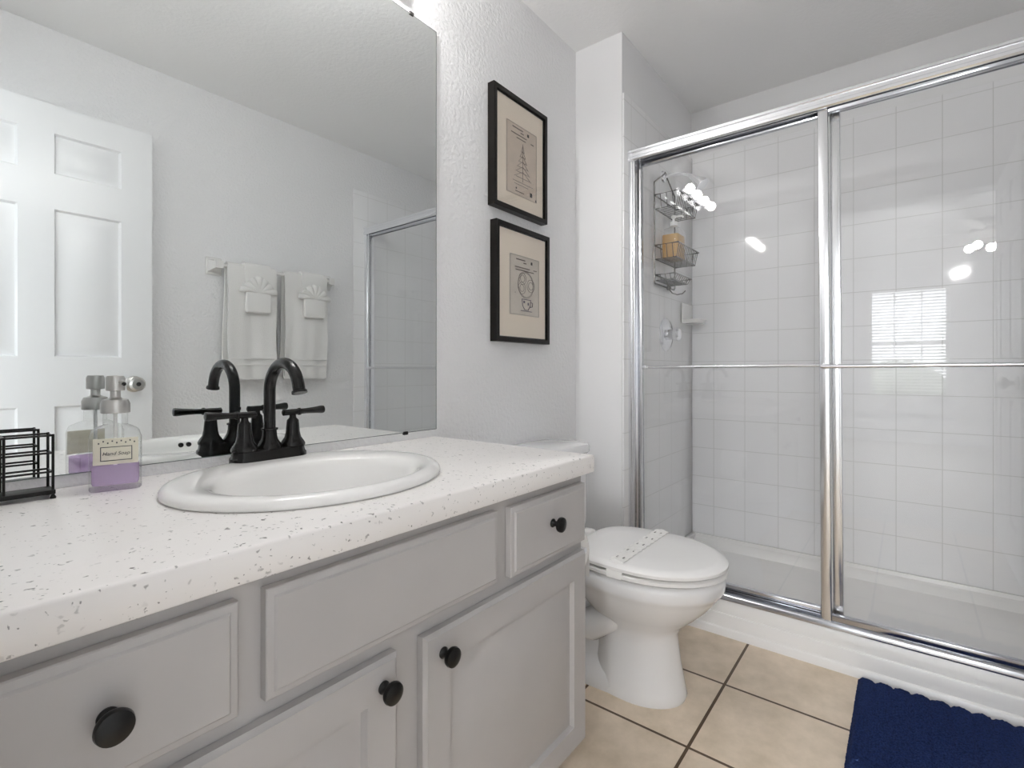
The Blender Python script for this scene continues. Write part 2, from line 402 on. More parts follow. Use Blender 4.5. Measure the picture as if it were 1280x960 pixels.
# ---------------------------------------------------------------- shower
sp = B()
sp.prism([(1.958, 0), (1.958, 0.026), (1.961, 0.030), (1.966, 0.0315), (1.966, 0.075), (1.968, 0.079), (1.9735, 0.0805), (1.9735, 0.124), (1.978, 0.130), (2.055, 0.130), (2.068, 0.122),
          (2.085, 0.060), (2.11, 0.048), (2.70, 0.044), (2.735, 0.052), (2.752, 0.085), (2.764, 0.092), (2.770, 0.1076), (2.779, 0.1076), (2.779, 0.0)], 'y', W+0.0005, YP-0.0005)
for y0, y1 in ((YP-0.03, YP-0.0005), (W+0.0005, W+0.03)): sp.box(2.06, 2.775, y0, y1, 0.03, 0.107, 0.006)
tag(build('shower_pan', sp, 'pan', origin=(2.37, -0.93, 0)), 'white shower base with ridged curb under the sliding glass doors', 'shower base')

YL = YP-0.0085; YR = W+0.0085
fr = thing('shower_enclosure', 'polished chrome frame of the shower opening between tiled walls', 'shower frame', (2.0, -0.93, 0.13))
hd = B(); hd.prism([(1.972, 1.871), (1.968, 1.876), (1.968, 1.885), (1.974, 1.890), (1.974, 1.902), (1.969, 1.906), (1.969, 1.914), (1.974, 1.918), (2.040, 1.918), (2.045, 1.913), (2.045, 1.871), (2.040, 1.871), (2.040, 1.905), (2.009, 1.905), (2.009, 1.885), (2.005, 1.885), (2.005, 1.905), (1.977, 1.905), (1.977, 1.871)], 'y', YR, YL)
build('header', hd, 'chrome', fr)
for y0, y1, k in ((YL-0.018, YL, -1), (YR, YR+0.018, 1)):
    j = B(); a, b_ = (y0, y1)
    j.box(1.974, 2.042, a, b_, 0.150, 1.871, 0.002)
    e = y0 if k < 0 else y1
    j.box(1.974, 1.980, min(e, e-k*-0.010), max(e, e-k*-0.010), 0.150, 1.871, 0.001)
    build('jamb', j, 'chrome', fr)
tk = B(); tk.prism([(1.972, 0.130), (1.972, 0.144), (1.976, 0.150), (1.982, 0.152), (1.984, 0.144), (2.002, 0.142), (2.003, 0.156), (2.008, 0.156), (2.009, 0.142), (2.026, 0.142), (2.030, 0.160), (2.036, 0.160), (2.038, 0.130)], 'y', YR, YL)
build('bottom_track', tk, 'chrome_track', fr)

def shower_door(name, label, x, ya, yb, bar_x, bar_out, ybar0, ybar1):
    """x: centre plane; ya > yb"""
    t = thing(name, label, 'shower door', (x, (ya+yb)/2, 0.152), 'sliding glass shower doors')
    sw = 0.030; z0, z1 = 0.152, 1.885
    for y0, y1 in ((ya-sw, ya), (yb, yb+sw)):
        s = B(); s.box(x-0.011, x+0.011, y0, y1, z0, z1, 0.004, 3)
        s.box(x-0.013, x+0.013, (y0 if y1 == ya else y0+0.006), (y1-0.006 if y1 == ya else y1), z0, z1, 0.002, 2)
        build('stile', s, 'chrome', t)
    build('top_rail', B().box(x-0.010, x+0.010, yb+sw, ya-sw, 1.858, 1.885, 0.003), 'chrome_track', t)
    build('bottom_rail', B().box(x-0.010, x+0.010, yb+sw, ya-sw, 0.152, 0.176, 0.003), 'chrome_track', t)
    build('glass_panel', B().box(x-0.003, x+0.003, yb+sw-0.004, ya-sw+0.004, 0.170, 1.864), 'glass', t)
    br = B(); br.tube([(bar_x, ybar0, 1.006), (bar_x, ybar1, 1.006)], 0.0065, 14)
    bar = build('towel_bar', br, 'chrome', t)
    for y in (ybar0-0.012, ybar1+0.012):
        k = B(); k.box(min(bar_x, x+bar_out*0.008)-0.002, max(bar_x, x+bar_out*0.008)+0.002, y-0.008, y+0.008, 0.997, 1.015, 0.003)
        build('bar_bracket', k, 'chrome', bar)
    t.rotation_euler.x = -0.0065
    return t
shower_door('sliding_shower_door', 'left sliding glass shower door, set behind the other, nearest the toilet', 2.022, YL-0.020, -0.992, 2.052, 1, YL-0.040, -0.975)
shower_door('sliding_shower_door', 'right sliding glass shower door in front, nearer the blue bath mat', 1.992, -0.930, YR+0.006, 1.962, -1, -0.937, YR+0.045)

# shower head whose arm carries the caddy
sh = thing('shower_sprayer', 'chrome shower head on a bent arm high on the tiled side wall behind glass', 'shower head', (2.36, YL, 1.93))
build('arm', B().tube([(2.36, YL, 1.925), (2.36, YL-0.05, 1.925), (2.36, YL-0.10, 1.918), (2.36, YL-0.14, 1.895)], 0.0085, 12), 'chrome', sh)
build('flange', B().lathe([(0.0, 0), (0.028, 0), (0.026, 0.008), (0.010, 0.012), (0.0, 0.012)], (2.36, YL, 1.925), 24, 'y-'), 'chrome', sh)
build('spray_head', B().tube([(2.36, YL-0.135, 1.897), (2.36, YL-0.150, 1.882), (2.36, YL-0.178, 1.852), (2.36, YL-0.186, 1.843)], [0.012, 0.016, 0.034, 0.034], 20), 'chrome', sh)

# caddy
cx0, cx1, cy0, cy1 = 2.228, 2.507, YL-0.010, -0.354
cd = thing('shower_caddy', 'two-tier wire shower caddy hanging from the shower arm behind the left glass door', 'caddy', (2.36, cy0, 1.39))
r_ = 0.0035
fw = B()
fw.tube([(cx0, cy0, 1.86), (cx0, cy0, 1.40), (cx0+0.008, cy0, 1.392), (cx1-0.03, cy0, 1.392), (cx1-0.02, cy0, 1.40), (cx1-0.02, cy0, 1.86), (2.375, cy0, 1.93), (2.36, cy0, 1.945), (2.345, cy0, 1.93), (cx0, cy0, 1.86)], r_, 8)
build('frame', fw, 'caddy', cd)
def basket(z0, z1, x0, x1, y1, nm, n_w):
    b = B(); ins = 0.014
    b.tube([(x0, cy0, z1), (x0, y1, z1), (x1, y1, z1), (x1, cy0, z1)], r_, 8, loop=True)
    b.tube([(x0+ins, cy0, z0), (x0+ins, y1+ins, z0), (x1-ins, y1+ins, z0), (x1-ins, cy0, z0)], r_*0.8, 8, loop=True)
    for i in range(n_w):
        x = x0+ins + (x1-x0-2*ins)*i/(n_w-1)
        b.tube([(x, cy0, z0), (x, y1+ins, z0), (x, y1, z1)], r_*0.55, 6)
    for i in range(1, 4):
        y = cy0 + (y1-cy0)*i/4
        b.tube([(x0, y, z1), (x0+ins, y, z0)], r_*0.55, 6); b.tube([(x1, y, z1), (x1-ins, y, z0)], r_*0.55, 6)
    build(nm, b, 'caddy', cd)
basket(1.505, 1.567, cx0, cx1, cy1, 'basket', 13)
basket(1.738, 1.800, cx0, cx1, cy1, 'basket', 13)
basket(1.408, 1.432, cx0+0.01, cx1-0.05, -0.335, 'soap_tray', 9)
hk = B(); hk.sphere((2.375, cy0-0.012, 1.388), 0.012, 12); hk.tube([(2.375, cy0, 1.43), (2.375, cy0-0.01, 1.38)], 0.003, 6)
hk.tube([(2.375, cy0-0.012, 1.385), (2.40, cy0-0.02, 1.366), (2.44, cy0-0.03, 1.362), (2.485, cy0-0.04, 1.372), (2.51, cy0-0.045, 1.388)], 0.003, 8)
build('hook', hk, 'caddy', cd)
# amber bottle in the lower basket
am = thing('shampoo_bottle', 'clear bottle of amber liquid standing in the lower basket of the shower caddy', 'bottle', (2.325, -0.296, 1.508))
def rrect(cx, cy, hx, hy, r, z, n=5):
    out = []
    for qx, qy, a0 in ((1, 1, 0), (-1, 1, PI/2), (-1, -1, PI), (1, -1, 1.5*PI)):
        for i in range(n+1):
            a = a0 + PI/2*i/n
            out.append((cx+qx*(hx-r)+r*math.cos(a), cy+qy*(hy-r)+r*math.sin(a), z))
    return out
def bottle_rings(cx, cy, z0, spec): return [rrect(cx, cy, a, b_, r, z0+z) for a, b_, r, z in spec]
b = B(); b.loft(bottle_rings(2.325, -0.296, 1.508, [(0.053, 0.038, 0.012, 0), (0.056, 0.040, 0.014, 0.004), (0.056, 0.040, 0.014, 0.125), (0.047, 0.036, 0.016, 0.142), (0.018, 0.018, 0.0175, 0.152), (0.016, 0.016, 0.0155, 0.168)]))
build('body', b, 'bottle_glass', am)
b = B(); b.loft(bottle_rings(2.325, -0.296, 1.508, [(0.051, 0.036, 0.012, 0.005), (0.052, 0.037, 0.012, 0.008), (0.052, 0.037, 0.012, 0.112)])); build('liquid', b, 'amber', am)
b = B(); b.lathe([(0.0, 0.160), (0.019, 0.160), (0.019, 0.178), (0.006, 0.182), (0.006, 0.196), (0.012, 0.198), (0.012, 0.208), (0.0, 0.209)], (2.325, -0.296, 1.508), 18); b.tube([(2.325, -0.300, 1.711), (2.325, -0.336, 1.709), (2.325, -0.342, 1.702)], 0.004, 8)
build('pump', b, 'trim', am)

# valve + soap dish
va = thing('shower_valve', 'round chrome shower valve on the tiled side wall above the towel bar', 'valve', (2.39, YL, 1.165))
build('escutcheon', B().lathe([(0.0, 0), (0.080, 0), (0.080, 0.004), (0.072, 0.012), (0.040, 0.018), (0.0, 0.018)], (2.39, YL, 1.165), 40, 'y-'), 'chrome', va)
b = B(); b.lathe([(0.0, 0.016), (0.026, 0.016), (0.024, 0.040), (0.030, 0.044), (0.032, 0.062), (0.026, 0.070), (0.0, 0.072)], (2.39, YL, 1.165), 12, 'y-'); build('handle', b, 'chrome', va)
sd = B(); sd.box(2.60, 2.755, YL-0.012, YL, 1.235, 1.345, 0.008, 3)
sd.loft([rrect(2.6775, YL-0.04, 0.07, 0.045, 0.03, 1.236), rrect(2.6775, YL-0.042, 0.075, 0.05, 0.034, 1.256), rrect(2.6775, YL-0.042, 0.068, 0.043, 0.03, 1.256), rrect(2.6775, YL-0.040, 0.060, 0.036, 0.026, 1.245)])
tag(build('soap_dish', sd, 'porcelain', origin=(2.6775, YL, 1.24)), 'white ceramic soap dish set in the tiled side wall beside the shower valve', 'soap dish')

# ---------------------------------------------------------------- vanity
vc = thing('vanity_cabinet', 'grey painted bathroom vanity cabinet with black round knobs under the white counter', 'cabinet', (0.535, -0.27, 0))
VX0, VX1, VF = 0.001, 1.066, -0.535
b = B(); b.box(VX0, VX1, VF, VF+0.019, 0.095, 0.742, 0.001, 1); b.box(VX0, VX1, VF+0.06, VF+0.075, 0.0, 0.096)
for x0, x1 in ((VX0, VX0+0.016), (VX1-0.016, VX1)): b.box(x0, x1, VF+0.018, -0.001, 0.095, 0.742); b.box(x0, x1, VF+0.060, -0.001, 0.0, 0.096)
b.box(VX0+0.015, VX1-0.015, VF+0.018, -0.001, 0.095, 0.111); b.box(VX0+0.015, VX1-0.015, -0.007, -0.001, 0.10, 0.742)
build('body', b, 'cabinet', vc)
def front(x0, x1, z0, z1, step=0.011):
    """slab front with a routed edge"""
    b = B(); y0, y1 = VF-0.001, VF-0.020
    def r(o, y): return [(x0+o, y, z0+o), (x1-o, y, z0+o), (x1-o, y, z1-o), (x0+o, y, z1-o)]
    b.loft([r(0, y0), r(0, y1+0.006), r(0.0015, y1+0.0045), r(step-0.002, y1+0.003), r(step, y1+0.0005), r(step+0.001, y1)])
    return b
def knob(x, z, y, parent, rr=0.0165):
    b = B(); b.lathe([(0.0, 0), (0.0095, 0), (0.0095, 0.002), (0.006, 0.006), (0.0055, 0.012), (0.0085, 0.015), (rr*0.93, 0.018), (rr, 0.0215), (rr*0.94, 0.026), (rr*0.6, 0.0285), (0.0, 0.0292)], (x, y, z), 28, 'y-')
    return build('knob', b, 'black_knob', parent)
def drawer(name, x0, x1, z0, z1, kx=None, kz=None):
    d = build(name, front(x0, x1, z0, z1), 'cabinet', vc, sharp=25)
    if kx is not None: knob(kx, kz, VF-0.020, d)
drawer('drawer_front', 0.022, 0.262, 0.588, 0.722, 0.1395, 0.656)
drawer('false_drawer_front', 0.294, 0.732, 0.588, 0.724)
drawer('drawer_front', 0.772, 1.058, 0.583, 0.721, 0.912, 0.659)
def cab_door(x0, x1, z0, z1, kx, kz):
    b = B(); st = 0.056
    panelled(b, -1, x0+0.006, x1-0.006, z0+0.006, z1-0.006, VF-0.020, VF-0.010, [(x0+st, x1-st, z0+st, z1-st)], 0.011, 0.024, 0.011, 0.0085)
    def r(o, y): return [(x0+o, y, z0+o), (x1-o, y, z0+o), (x1-o, y, z1-o), (x0+o, y, z1-o)]
    b.loft([r(0, VF-0.001), r(0, VF-0.014), r(0.003, VF-0.0165), r(0.0058, VF-0.0199)], cap1=False)
    d = build('door', b, 'cabinet', vc, sharp=25); knob(kx, kz, VF-0.020, d)
cab_door(0.022, 0.492, 0.108, 0.564, 0.464, 0.524)
cab_door(0.545, 1.058, 0.108, 0.560, 0.585, 0.522)

# countertop with an oval cut-out for the sink
SX, SY, SA, SB = 0.520, -0.277, 0.250, 0.216
ct = B(); bm = ct.bm; CX0, CX1, CYF, CZ0, CZ1 = 0.001, 1.086, -0.560, 0.743, 0.785
def oval_ring_plate():
    N = 96; ang = sorted([2*PI*i/N for i in range(N)] + [math.atan2(y-SY, x-SX) % (2*PI) for x in (CX0, CX1) for y in (CYF, -0.001)])
    def rect_pt(a):
        c, s = math.cos(a), math.sin(a); k = []
        if c > 1e-9: k.append((CX1-SX)/c)
        if c < -1e-9: k.append((CX0-SX)/c)
        if s > 1e-9: k.append((-0.001-SY)/s)
        if s < -1e-9: k.append((CYF-SY)/s)
        t = min(k); return SX+t*c, SY+t*s
    hole = [(SX+(SA-0.02)*math.cos(a), SY+(SB-0.02)*math.sin(a)) for a in ang]; outer = [rect_pt(a) for a in ang]
    def R(pts, z): return [(x, y, z) for x, y in pts]
    def inner(o):
        return [(min(max(x, CX0+o), CX1-o), min(max(y, CYF+o), -0.001), ) for x, y in outer]
    ct.loft([R(hole, CZ0), R(hole, CZ1), R(inner(0.004), CZ1), R(inner(0.0012), CZ1-0.0012), R(inner(0), CZ1-0.004), R(inner(0), CZ0+0.002), R(inner(0.002), CZ0), R(hole, CZ0)], False, False)
    bmesh.ops.remove_doubles(bm, verts=bm.verts, dist=1e-6)
oval_ring_plate()
tag(build('countertop', ct, 'counter', origin=(0.543, -0.28, CZ0), sharp=50), 'white dark-speckled countertop on the grey vanity cabinet', 'countertop')

# sink
sk = thing('sink', 'white oval drop-in sink in the speckled countertop', 'sink', (SX, SY, CZ1))
def oval(cx, cy, a, b_, z, n=72): return [(cx+a*math.cos(2*PI*i/n), cy+b_*math.sin(2*PI*i/n), z) for i in range(n)]
b = B(); bc = SY-0.030
prof = [(SY, SA-0.004, SB-0.004, 0.7855), (SY, SA, SB, 0.789), (SY, SA-0.001, SB-0.001, 0.795), (SY, SA-0.006, SB-0.006, 0.8005), (SY, SA-0.014, SB-0.014, 0.8035), (SY-0.004, SA-0.026, SB-0.024, 0.8045),
        (bc+0.003, 0.203, 0.164, 0.8030), (bc, 0.193, 0.153, 0.8005), (bc, 0.186, 0.145, 0.795), (bc, 0.178, 0.137, 0.780), (bc, 0.165, 0.125, 0.745), (bc, 0.135, 0.100, 0.700), (bc, 0.09, 0.066, 0.672), (bc, 0.04, 0.032, 0.662), (bc, 0.022, 0.022, 0.660)]
rings = [oval(SX, cy, a, b_, z) for cy, a, b_, z in prof]
prof2 = [(bc, 0.026, 0.026, 0.650), (bc, 0.10, 0.075, 0.660), (bc, 0.15, 0.11, 0.695), (bc, 0.18, 0.138, 0.745), (SY, SA-0.03, SB-0.03, 0.782), (SY, SA-0.004, SB-0.004, 0.7855)]
rings += [oval(SX, cy, a, b_, z) for cy, a, b_, z in prof2]
b.loft(rings, False, False)
build('basin', b, 'porcelain', sk, sharp=60)
build('drain', B().lathe([(0.0, -0.012), (0.023, -0.012), (0.0235, 0.0015), (0.019, 0.002), (0.017, 0.006), (0.0, 0.008)], (SX, bc, 0.661), 24), 'black', sk)
for x in (0.530, 0.549):
    yy = bc - 0.1385*math.sqrt(max(0, 1-((x-SX)/0.1795)**2)); o = B(); o.lathe([(0.0, -0.004), (0.0065, -0.004), (0.0065, 0.0015), (0.005, 0.002), (0.0, 0.0)], (x, yy+0.0015, 0.782), 16, 'y')
    build('overflow_hole', o, 'dark', sk)

# faucet
FX, FY, FZ = 0.523, -0.090, 0.8025
fa = thing('faucet', 'black two-handle high-arc faucet on the back of the oval sink', 'faucet', (FX, FY, FZ))
b = B(); b.loft([rrect(FX, FY, 0.0795, 0.0275, 0.026, FZ-0.004), rrect(FX, FY, 0.0795, 0.0275, 0.026, FZ+0.008), rrect(FX, FY, 0.076, 0.025, 0.0235, FZ+0.012), rrect(FX, FY, 0.0745, 0.0245, 0.023, FZ+0.021), rrect(FX, FY, 0.070, 0.021, 0.020, FZ+0.0235)])
build('base_plate', b, 'black', fa)
b = B(); b.lathe([(0.0, 0.022), (0.0255, 0.022), (0.0255, 0.026), (0.0215, 0.033), (0.0165, 0.041), (0.0145, 0.050), (0.0140, 0.060), (0.0165, 0.0615), (0.0165, 0.065), (0.0125, 0.066), (0.0, 0.066)], (FX, FY, FZ), 28)
R0 = 0.060; zc = 0.945; pts = [(FX, FY, FZ+0.060), (FX, FY, 0.90)]
for i in range(0, 19):
    a = math.radians(i*168/18); pts.append((FX, FY-R0+R0*math.cos(a), zc+R0*math.sin(a)))
p = Vector(pts[-1]); dr = (Vector(pts[-1])-Vector(pts[-2])).normalized(); pts += [tuple(p+dr*0.006), tuple(p+dr*0.008), tuple(p+dr*0.013)]
b.tube(pts, [0.0118]*(len(pts)-3)+[0.0118, 0.0145, 0.0150], 18)
build('spout', b, 'black', fa)
for s in (-1, 1):
    hx = FX + s*0.0515
    b = B(); b.lathe([(0.0, 0.022), (0.0255, 0.022), (0.0258, 0.027), (0.0225, 0.033), (0.0170, 0.041), (0.0145, 0.052), (0.0130, 0.070), (0.0122, 0.078), (0.0075, 0.083), (0.0065, 0.090), (0.0, 0.090)], (hx, FY, FZ), 28)
    hd_ = build('handle', b, 'black', fa)
    b = B(); z = FZ+0.0955; xs_ = [-0.0235, -0.0215, -0.012, 0.0, 0.012, 0.013, 0.017, 0.018, 0.030, 0.055, 0.069, 0.0735, 0.0745]
    b.tube([(hx+s*u, FY, z+max(0, u)*0.03) for u in xs_], [0.004, 0.0072, 0.0066, 0.0070, 0.0066, 0.0082, 0.0082, 0.0062, 0.0060, 0.0074, 0.0090, 0.0084, 0.004], 14)
    build('lever', b, 'black', hd_)
b = B(); b.tube([(FX, FY+0.017, FZ+0.02), (FX, FY+0.017, 0.900)], 0.0025, 8); b.lathe([(0.0, 0), (0.003, 0), (0.0065, 0.004), (0.0065, 0.010), (0.0, 0.013)], (FX, FY+0.017, 0.895), 14)
build('lift_rod', b, 'black', fa)

# soap dispenser
SXB, SYB, SZB = 0.262, -0.070, CZ1
so = thing('soap_dispenser', 'clear square soap bottle half full of lavender soap with metal pump beside the sink', 'soap dispenser', (SXB, SYB, SZB))
ang = math.radians(-12)
def turn(b):
    bmesh.ops.rotate(b.bm, cent=(SXB, SYB, 0), matrix=Matrix.Rotation(ang, 3, 'Z'), verts=b.bm.verts); return b
b = B(); b.loft(bottle_rings(SXB, SYB, SZB, [(0.034, 0.031, 0.008, 0.0005), (0.036, 0.0325, 0.009, 0.004), (0.036, 0.0325, 0.009, 0.090), (0.033, 0.030, 0.011, 0.101), (0.024, 0.023, 0.016, 0.1075), (0.0175, 0.0175, 0.017, 0.111), (0.0175, 0.0175, 0.017, 0.132)]))
build('bottle', turn(b), 'bottle_glass', so)
b = B(); b.loft(bottle_rings(SXB, SYB, SZB, [(0.031, 0.0275, 0.007, 0.010), (0.0325, 0.029, 0.008, 0.014), (0.0325, 0.029, 0.008, 0.044)])); build('soap', turn(b), 'soap', so)
yf = SYB-0.0329
b = B(); b.box(SXB-0.0305, SXB+0.0305, yf-0.0003, yf, SZB+0.046, SZB+0.090); lb = build('label', turn(b), 'label', so); lb['label'] = 'cream label'
b = B(); y0 = yf-0.0006
for a in ((-0.021, 0.022, 0.052, 0.0532), (-0.021, 0.022, 0.0748, 0.076), (-0.021, -0.0198, 0.052, 0.076), (0.0208, 0.022, 0.052, 0.076)): b.box(SXB+a[0], SXB+a[1], y0, y0+0.0004, SZB+a[2], SZB+a[3])
for i in range(9): b.box(SXB-0.024+i*0.006, SXB-0.022+i*0.006, y0, y0+0.0004, SZB+0.081+0.003*(i % 2), SZB+0.0835+0.003*(i % 2))
build('label_border', turn(b), 'label_text', lb)
tb = text_bm('Hand Soap', 0.0085, Matrix.Translation((SXB, y0, SZB+0.064)) @ Matrix.Rotation(PI/2, 4, 'X')); tB = B(); tB.bm.free(); tB.bm = tb
build('lettering', turn(tB), 'label_text', lb)
b = B(); b.tube([(SXB, SYB, SZB+0.012), (SXB, SYB, SZB+0.13)], 0.003, 8); build('dip_tube', b, 'trim', so)
b = B(); b.lathe([(0.0, 0.131), (0.0205, 0.131), (0.0210, 0.133), (0.0210, 0.147), (0.018, 0.154), (0.009, 0.157), (0.0075, 0.159), (0.0075, 0.169), (0.0135, 0.170), (0.0140, 0.172), (0.0140, 0.191), (0.012, 0.1955), (0.0, 0.1965)], (SXB, SYB, SZB), 28)
pm = build('pump', b, 'steel', so)
b = B(); b.tube([(SXB+0.004, SYB-0.010, SZB+0.184), (SXB+0.006, SYB-0.016, SZB+0.184), (SXB+0.007, SYB-0.019, SZB+0.182)], 0.0042, 10); nz = build('nozzle', b, 'steel', pm)
b = B(); b.sphere((SXB+0.0073, SYB-0.020, SZB+0.1815), 0.0034, 10); build('nozzle_tip', b, 'dark', nz)

# wire organizer
og = thing('wire_organizer', 'black wire rack with a tray standing at the left end of the counter', 'organizer', (0.118, -0.064, CZ1))
ox0, ox1, oy0, oy1 = 0.050, 0.178, -0.083, -0.045
b = B()
for z in (0.886, 0.858, 0.828): b.tube([(ox0, oy0, z), (ox1, oy0, z), (ox1, oy1, z), (ox0, oy1, z)], 0.0018, 6, loop=True)
for x in (ox0, 0.122, ox1):
    for y in (oy0, oy1): b.tube([(x, y, 0.797), (x, y, 0.888)], 0.0019, 8)
b.tube([(0.122, oy0, 0.886), (0.122, oy1, 0.886)], 0.002, 6)
build('wire_frame', b, 'wire', og)
build('tray', B().box(ox0-0.003, ox1+0.003, oy0-0.003, oy1+0.003, 0.792, 0.799, 0.001), 'wire', og)
for x in (ox0, ox1):
    for y in (oy0, oy1):
        b = B(); b.lathe([(0.0, 0), (0.0038, 0), (0.0042, 0.002), (0.0022, 0.006), (0.0022, 0.010), (0.0, 0.010)], (x, y, CZ1), 12); build('foot', b, 'wire', og)

# mirror
mr = thing('wall_mirror', 'large frameless mirror on the wall above the vanity counter', 'mirror', (0.543, 0, 0.809))
build('glass', B().box(0.001, 1.0835, -0.006, -0.001, 0.809, 2.044), 'mirror', mr)
e = B(); e.box(1.0835, 1.0855, -0.0062, -0.001, 0.809, 2.0445); e.box(0.001, 1.0855, -0.0062, -0.001, 2.044, 2.0455); e.box(0.001, 1.0855, -0.0062, -0.001, 0.8075, 0.809)
build('edge', e, 'mirror_edge', mr)
for x, z, m_ in ((0.963, 0.8065, 'black_knob'), (0.985, 2.046, 'caddy'), (0.15, 2.046, 'caddy')):
    build('clip', B().box(x-0.008, x+0.008, -0.0095, -0.0005, z-0.005, z+0.005, 0.002), m_, mr)

# ---------------------------------------------------------------- vanity light above the mirror
vl = thing('vanity_light', 'chrome bar light with four globe bulbs above the mirror, mirrored in the shower glass', 'light fixture', (0.645, -0.001, 2.135))
build('backplate', B().box(0.33, 0.96, -0.030, -0.001, 2.080, 2.190, 0.006, 3), 'chrome', vl)
for i in range(4):
    x = 0.43 + 0.1433*i
    b = B(); b.lathe([(0.0, 0), (0.026, 0), (0.026, 0.012), (0.016, 0.020), (0.0, 0.020)], (x, -0.030, 2.135), 20, 'y-'); so_ = build('socket', b, 'chrome', vl)
    build('bulb', B().sphere((x, -0.082, 2.135), 0.030, 20), 'bulb', so_)

# ---------------------------------------------------------------- pictures
def picture(x0, x1, z0, z1, pr, label, paper, ink_fn):
    p = thing('picture_frame', label, 'picture', ((x0+x1)/2, -0.001, z0), 'framed prints on the wall above the toilet')
    fwid = 0.0165; y0, y1 = -0.031, -0.001
    b = B()
    def r(o, y): return [(x0+o, y, z0+o), (x1-o, y, z0+o), (x1-o, y, z1-o), (x0+o, y, z1-o)]
    b.loft([r(0, y1), r(0, y0+0.001), r(0.001, y0), r(fwid, y0), r(fwid, y0+0.009), r(fwid+0.004, y0+0.009), r(fwid+0.004, y1)], False, False); build('frame', b, 'frame', p)
    build('mat_board', B().box(x0+fwid-0.002, x1-fwid+0.002, y0+0.010, y0+0.013, z0+fwid-0.002, z1-fwid+0.002), 'mat', p)
    px0, px1, pz0, pz1 = pr
    q = build('print', B().box(px0, px1, y0+0.0094, y0+0.0101, pz0, pz1), paper, p)
    ink_fn(q, px0, px1, pz0, pz1, y0+0.0088)
    # glazing
    build('glazing', B().box(x0+fwid, x1-fwid, y0+0.005, y0+0.0065, z0+fwid, z1-fwid), 'glass', p)
def strokes(b, segs, y, r=0.0007):
    for pl in segs: b.tube([(u, y, v) for u, v in pl], r, 5)
def bars(b, y, lst):
    for x, z, ww, hh in lst: b.box(x-ww/2, x+ww/2, y-0.0002, y+0.0003, z-hh/2, z+hh/2)
def ink_spire(q, a, b_, c, d, y):
    W_, H_ = b_-a, d-c; X = lambda u: a+W_*u; Z = lambda v: c+H_*v
    k = B(); strokes(k, [[(X(.02), Z(.01)), (X(.98), Z(.01)), (X(.98), Z(.99)), (X(.02), Z(.99)), (X(.02), Z(.01))]], y, 0.0005)
    bars(k, y, [(X(.36), Z(.945), W_*.34, .004), (X(.5), Z(.905), W_*.10, .004), (X(.40), Z(.86), W_*.5, .0035), (X(.47), Z(.815), W_*.3, .0035), (X(.84), Z(.83), W_*.10, .004), (X(.42), Z(.06), W_*.28, .003)])
    # a plain fir tree drawn in thin lines
    for i in range(6):
        w0 = 0.05+0.045*i; z0 = .70-.075*i
        strokes(k, [[(X(.52-w0), Z(z0-.06)), (X(.52), Z(z0+.04)), (X(.52+w0), Z(z0-.06))], [(X(.52-w0*.8), Z(z0-.055)), (X(.52+w0*.8), Z(z0-.055))]], y)
    strokes(k, [[(X(.52), Z(.76)), (X(.52), Z(.22))], [(X(.2), Z(.2)), (X(.85), Z(.2))], [(X(.25), Z(.16)), (X(.7), Z(.16))]], y)
    build('line_drawing', k, 'ink', q)
    for it in ((X(.70), Z(.925), .011, .011), (X(.80), Z(.085), .014, .016), (X(.31), Z(.10), .006, .006), (X(.97), Z(.03), .008, .008)):
        k = B(); bars(k, y, [it]); build('stamp', k, 'ink_dark', q)
def ink_rounds(q, a, b_, c, d, y):
    W_, H_ = b_-a, d-c; X = lambda u: a+W_*u; Z = lambda v: c+H_*v
    k = B(); strokes(k, [[(X(.02), Z(.01)), (X(.98), Z(.01)), (X(.98), Z(.99)), (X(.02), Z(.99)), (X(.02), Z(.01))]], y, 0.0005)
    bars(k, y, [(X(.36), Z(.93), W_*.3, .004), (X(.5), Z(.885), W_*.1, .004), (X(.42), Z(.80), W_*.5, .004), (X(.50), Z(.755), W_*.62, .0035), (X(.85), Z(.80), W_*.12, .003)])
    ci = lambda cx, cz, r: [(cx+r*math.cos(2*PI*t/24), cz+r*math.sin(2*PI*t/24)) for t in range(25)]
    for cx, cz, r in ((.42, .62, .022), (.70, .52, .024), (.40, .46, .022)): strokes(k, [ci(X(cx), Z(cz), r), ci(X(cx), Z(cz), r*.6)], y, 0.0008)
    strokes(k, [ci(X(.53), Z(.52), .046), ci(X(.53), Z(.52), .05)], y); build('line_drawing', k, 'ink', q)
    # a plain cup on a saucer
    k = B(); cx, cz = X(.55), Z(.16)
    strokes(k, [[(cx-.028, cz+.026), (cx-.024, cz+.002), (cx-.010, cz-.014), (cx+.010, cz-.014), (cx+.024, cz+.002), (cx+.028, cz+.026), (cx-.028, cz+.026)],
                [(cx+.026, cz+.018), (cx+.040, cz+.016), (cx+.038, cz+.002), (cx+.022, cz-.002)], [(cx-.034, cz-.018), (cx+.034, cz-.018)]], y, 0.0013)
    bars(k, y, [(cx-.014, cz+.016, .010, .008), (cx+.012, cz+.010, .008, .010)]); build('cup_drawing', k, 'ink_violet', q)
    for it in ((X(.73), Z(.91), .010, .011), (X(.18), Z(.37), .003, .003)):
        k = B(); bars(k, y, [it]); build('stamp', k, 'ink_dark', q)
picture(1.335, 1.664, 1.572, 2.001, (1.413, 1.602, 1.640, 1.903), 'upper black framed print of a pointed line drawing on cream mat above the toilet', 'print', ink_spire)
picture(1.348, 1.680, 1.094, 1.524, (1.432, 1.618, 1.197, 1.420), 'lower black framed print with circles and a small cup on cream mat', 'print_b', ink_rounds)

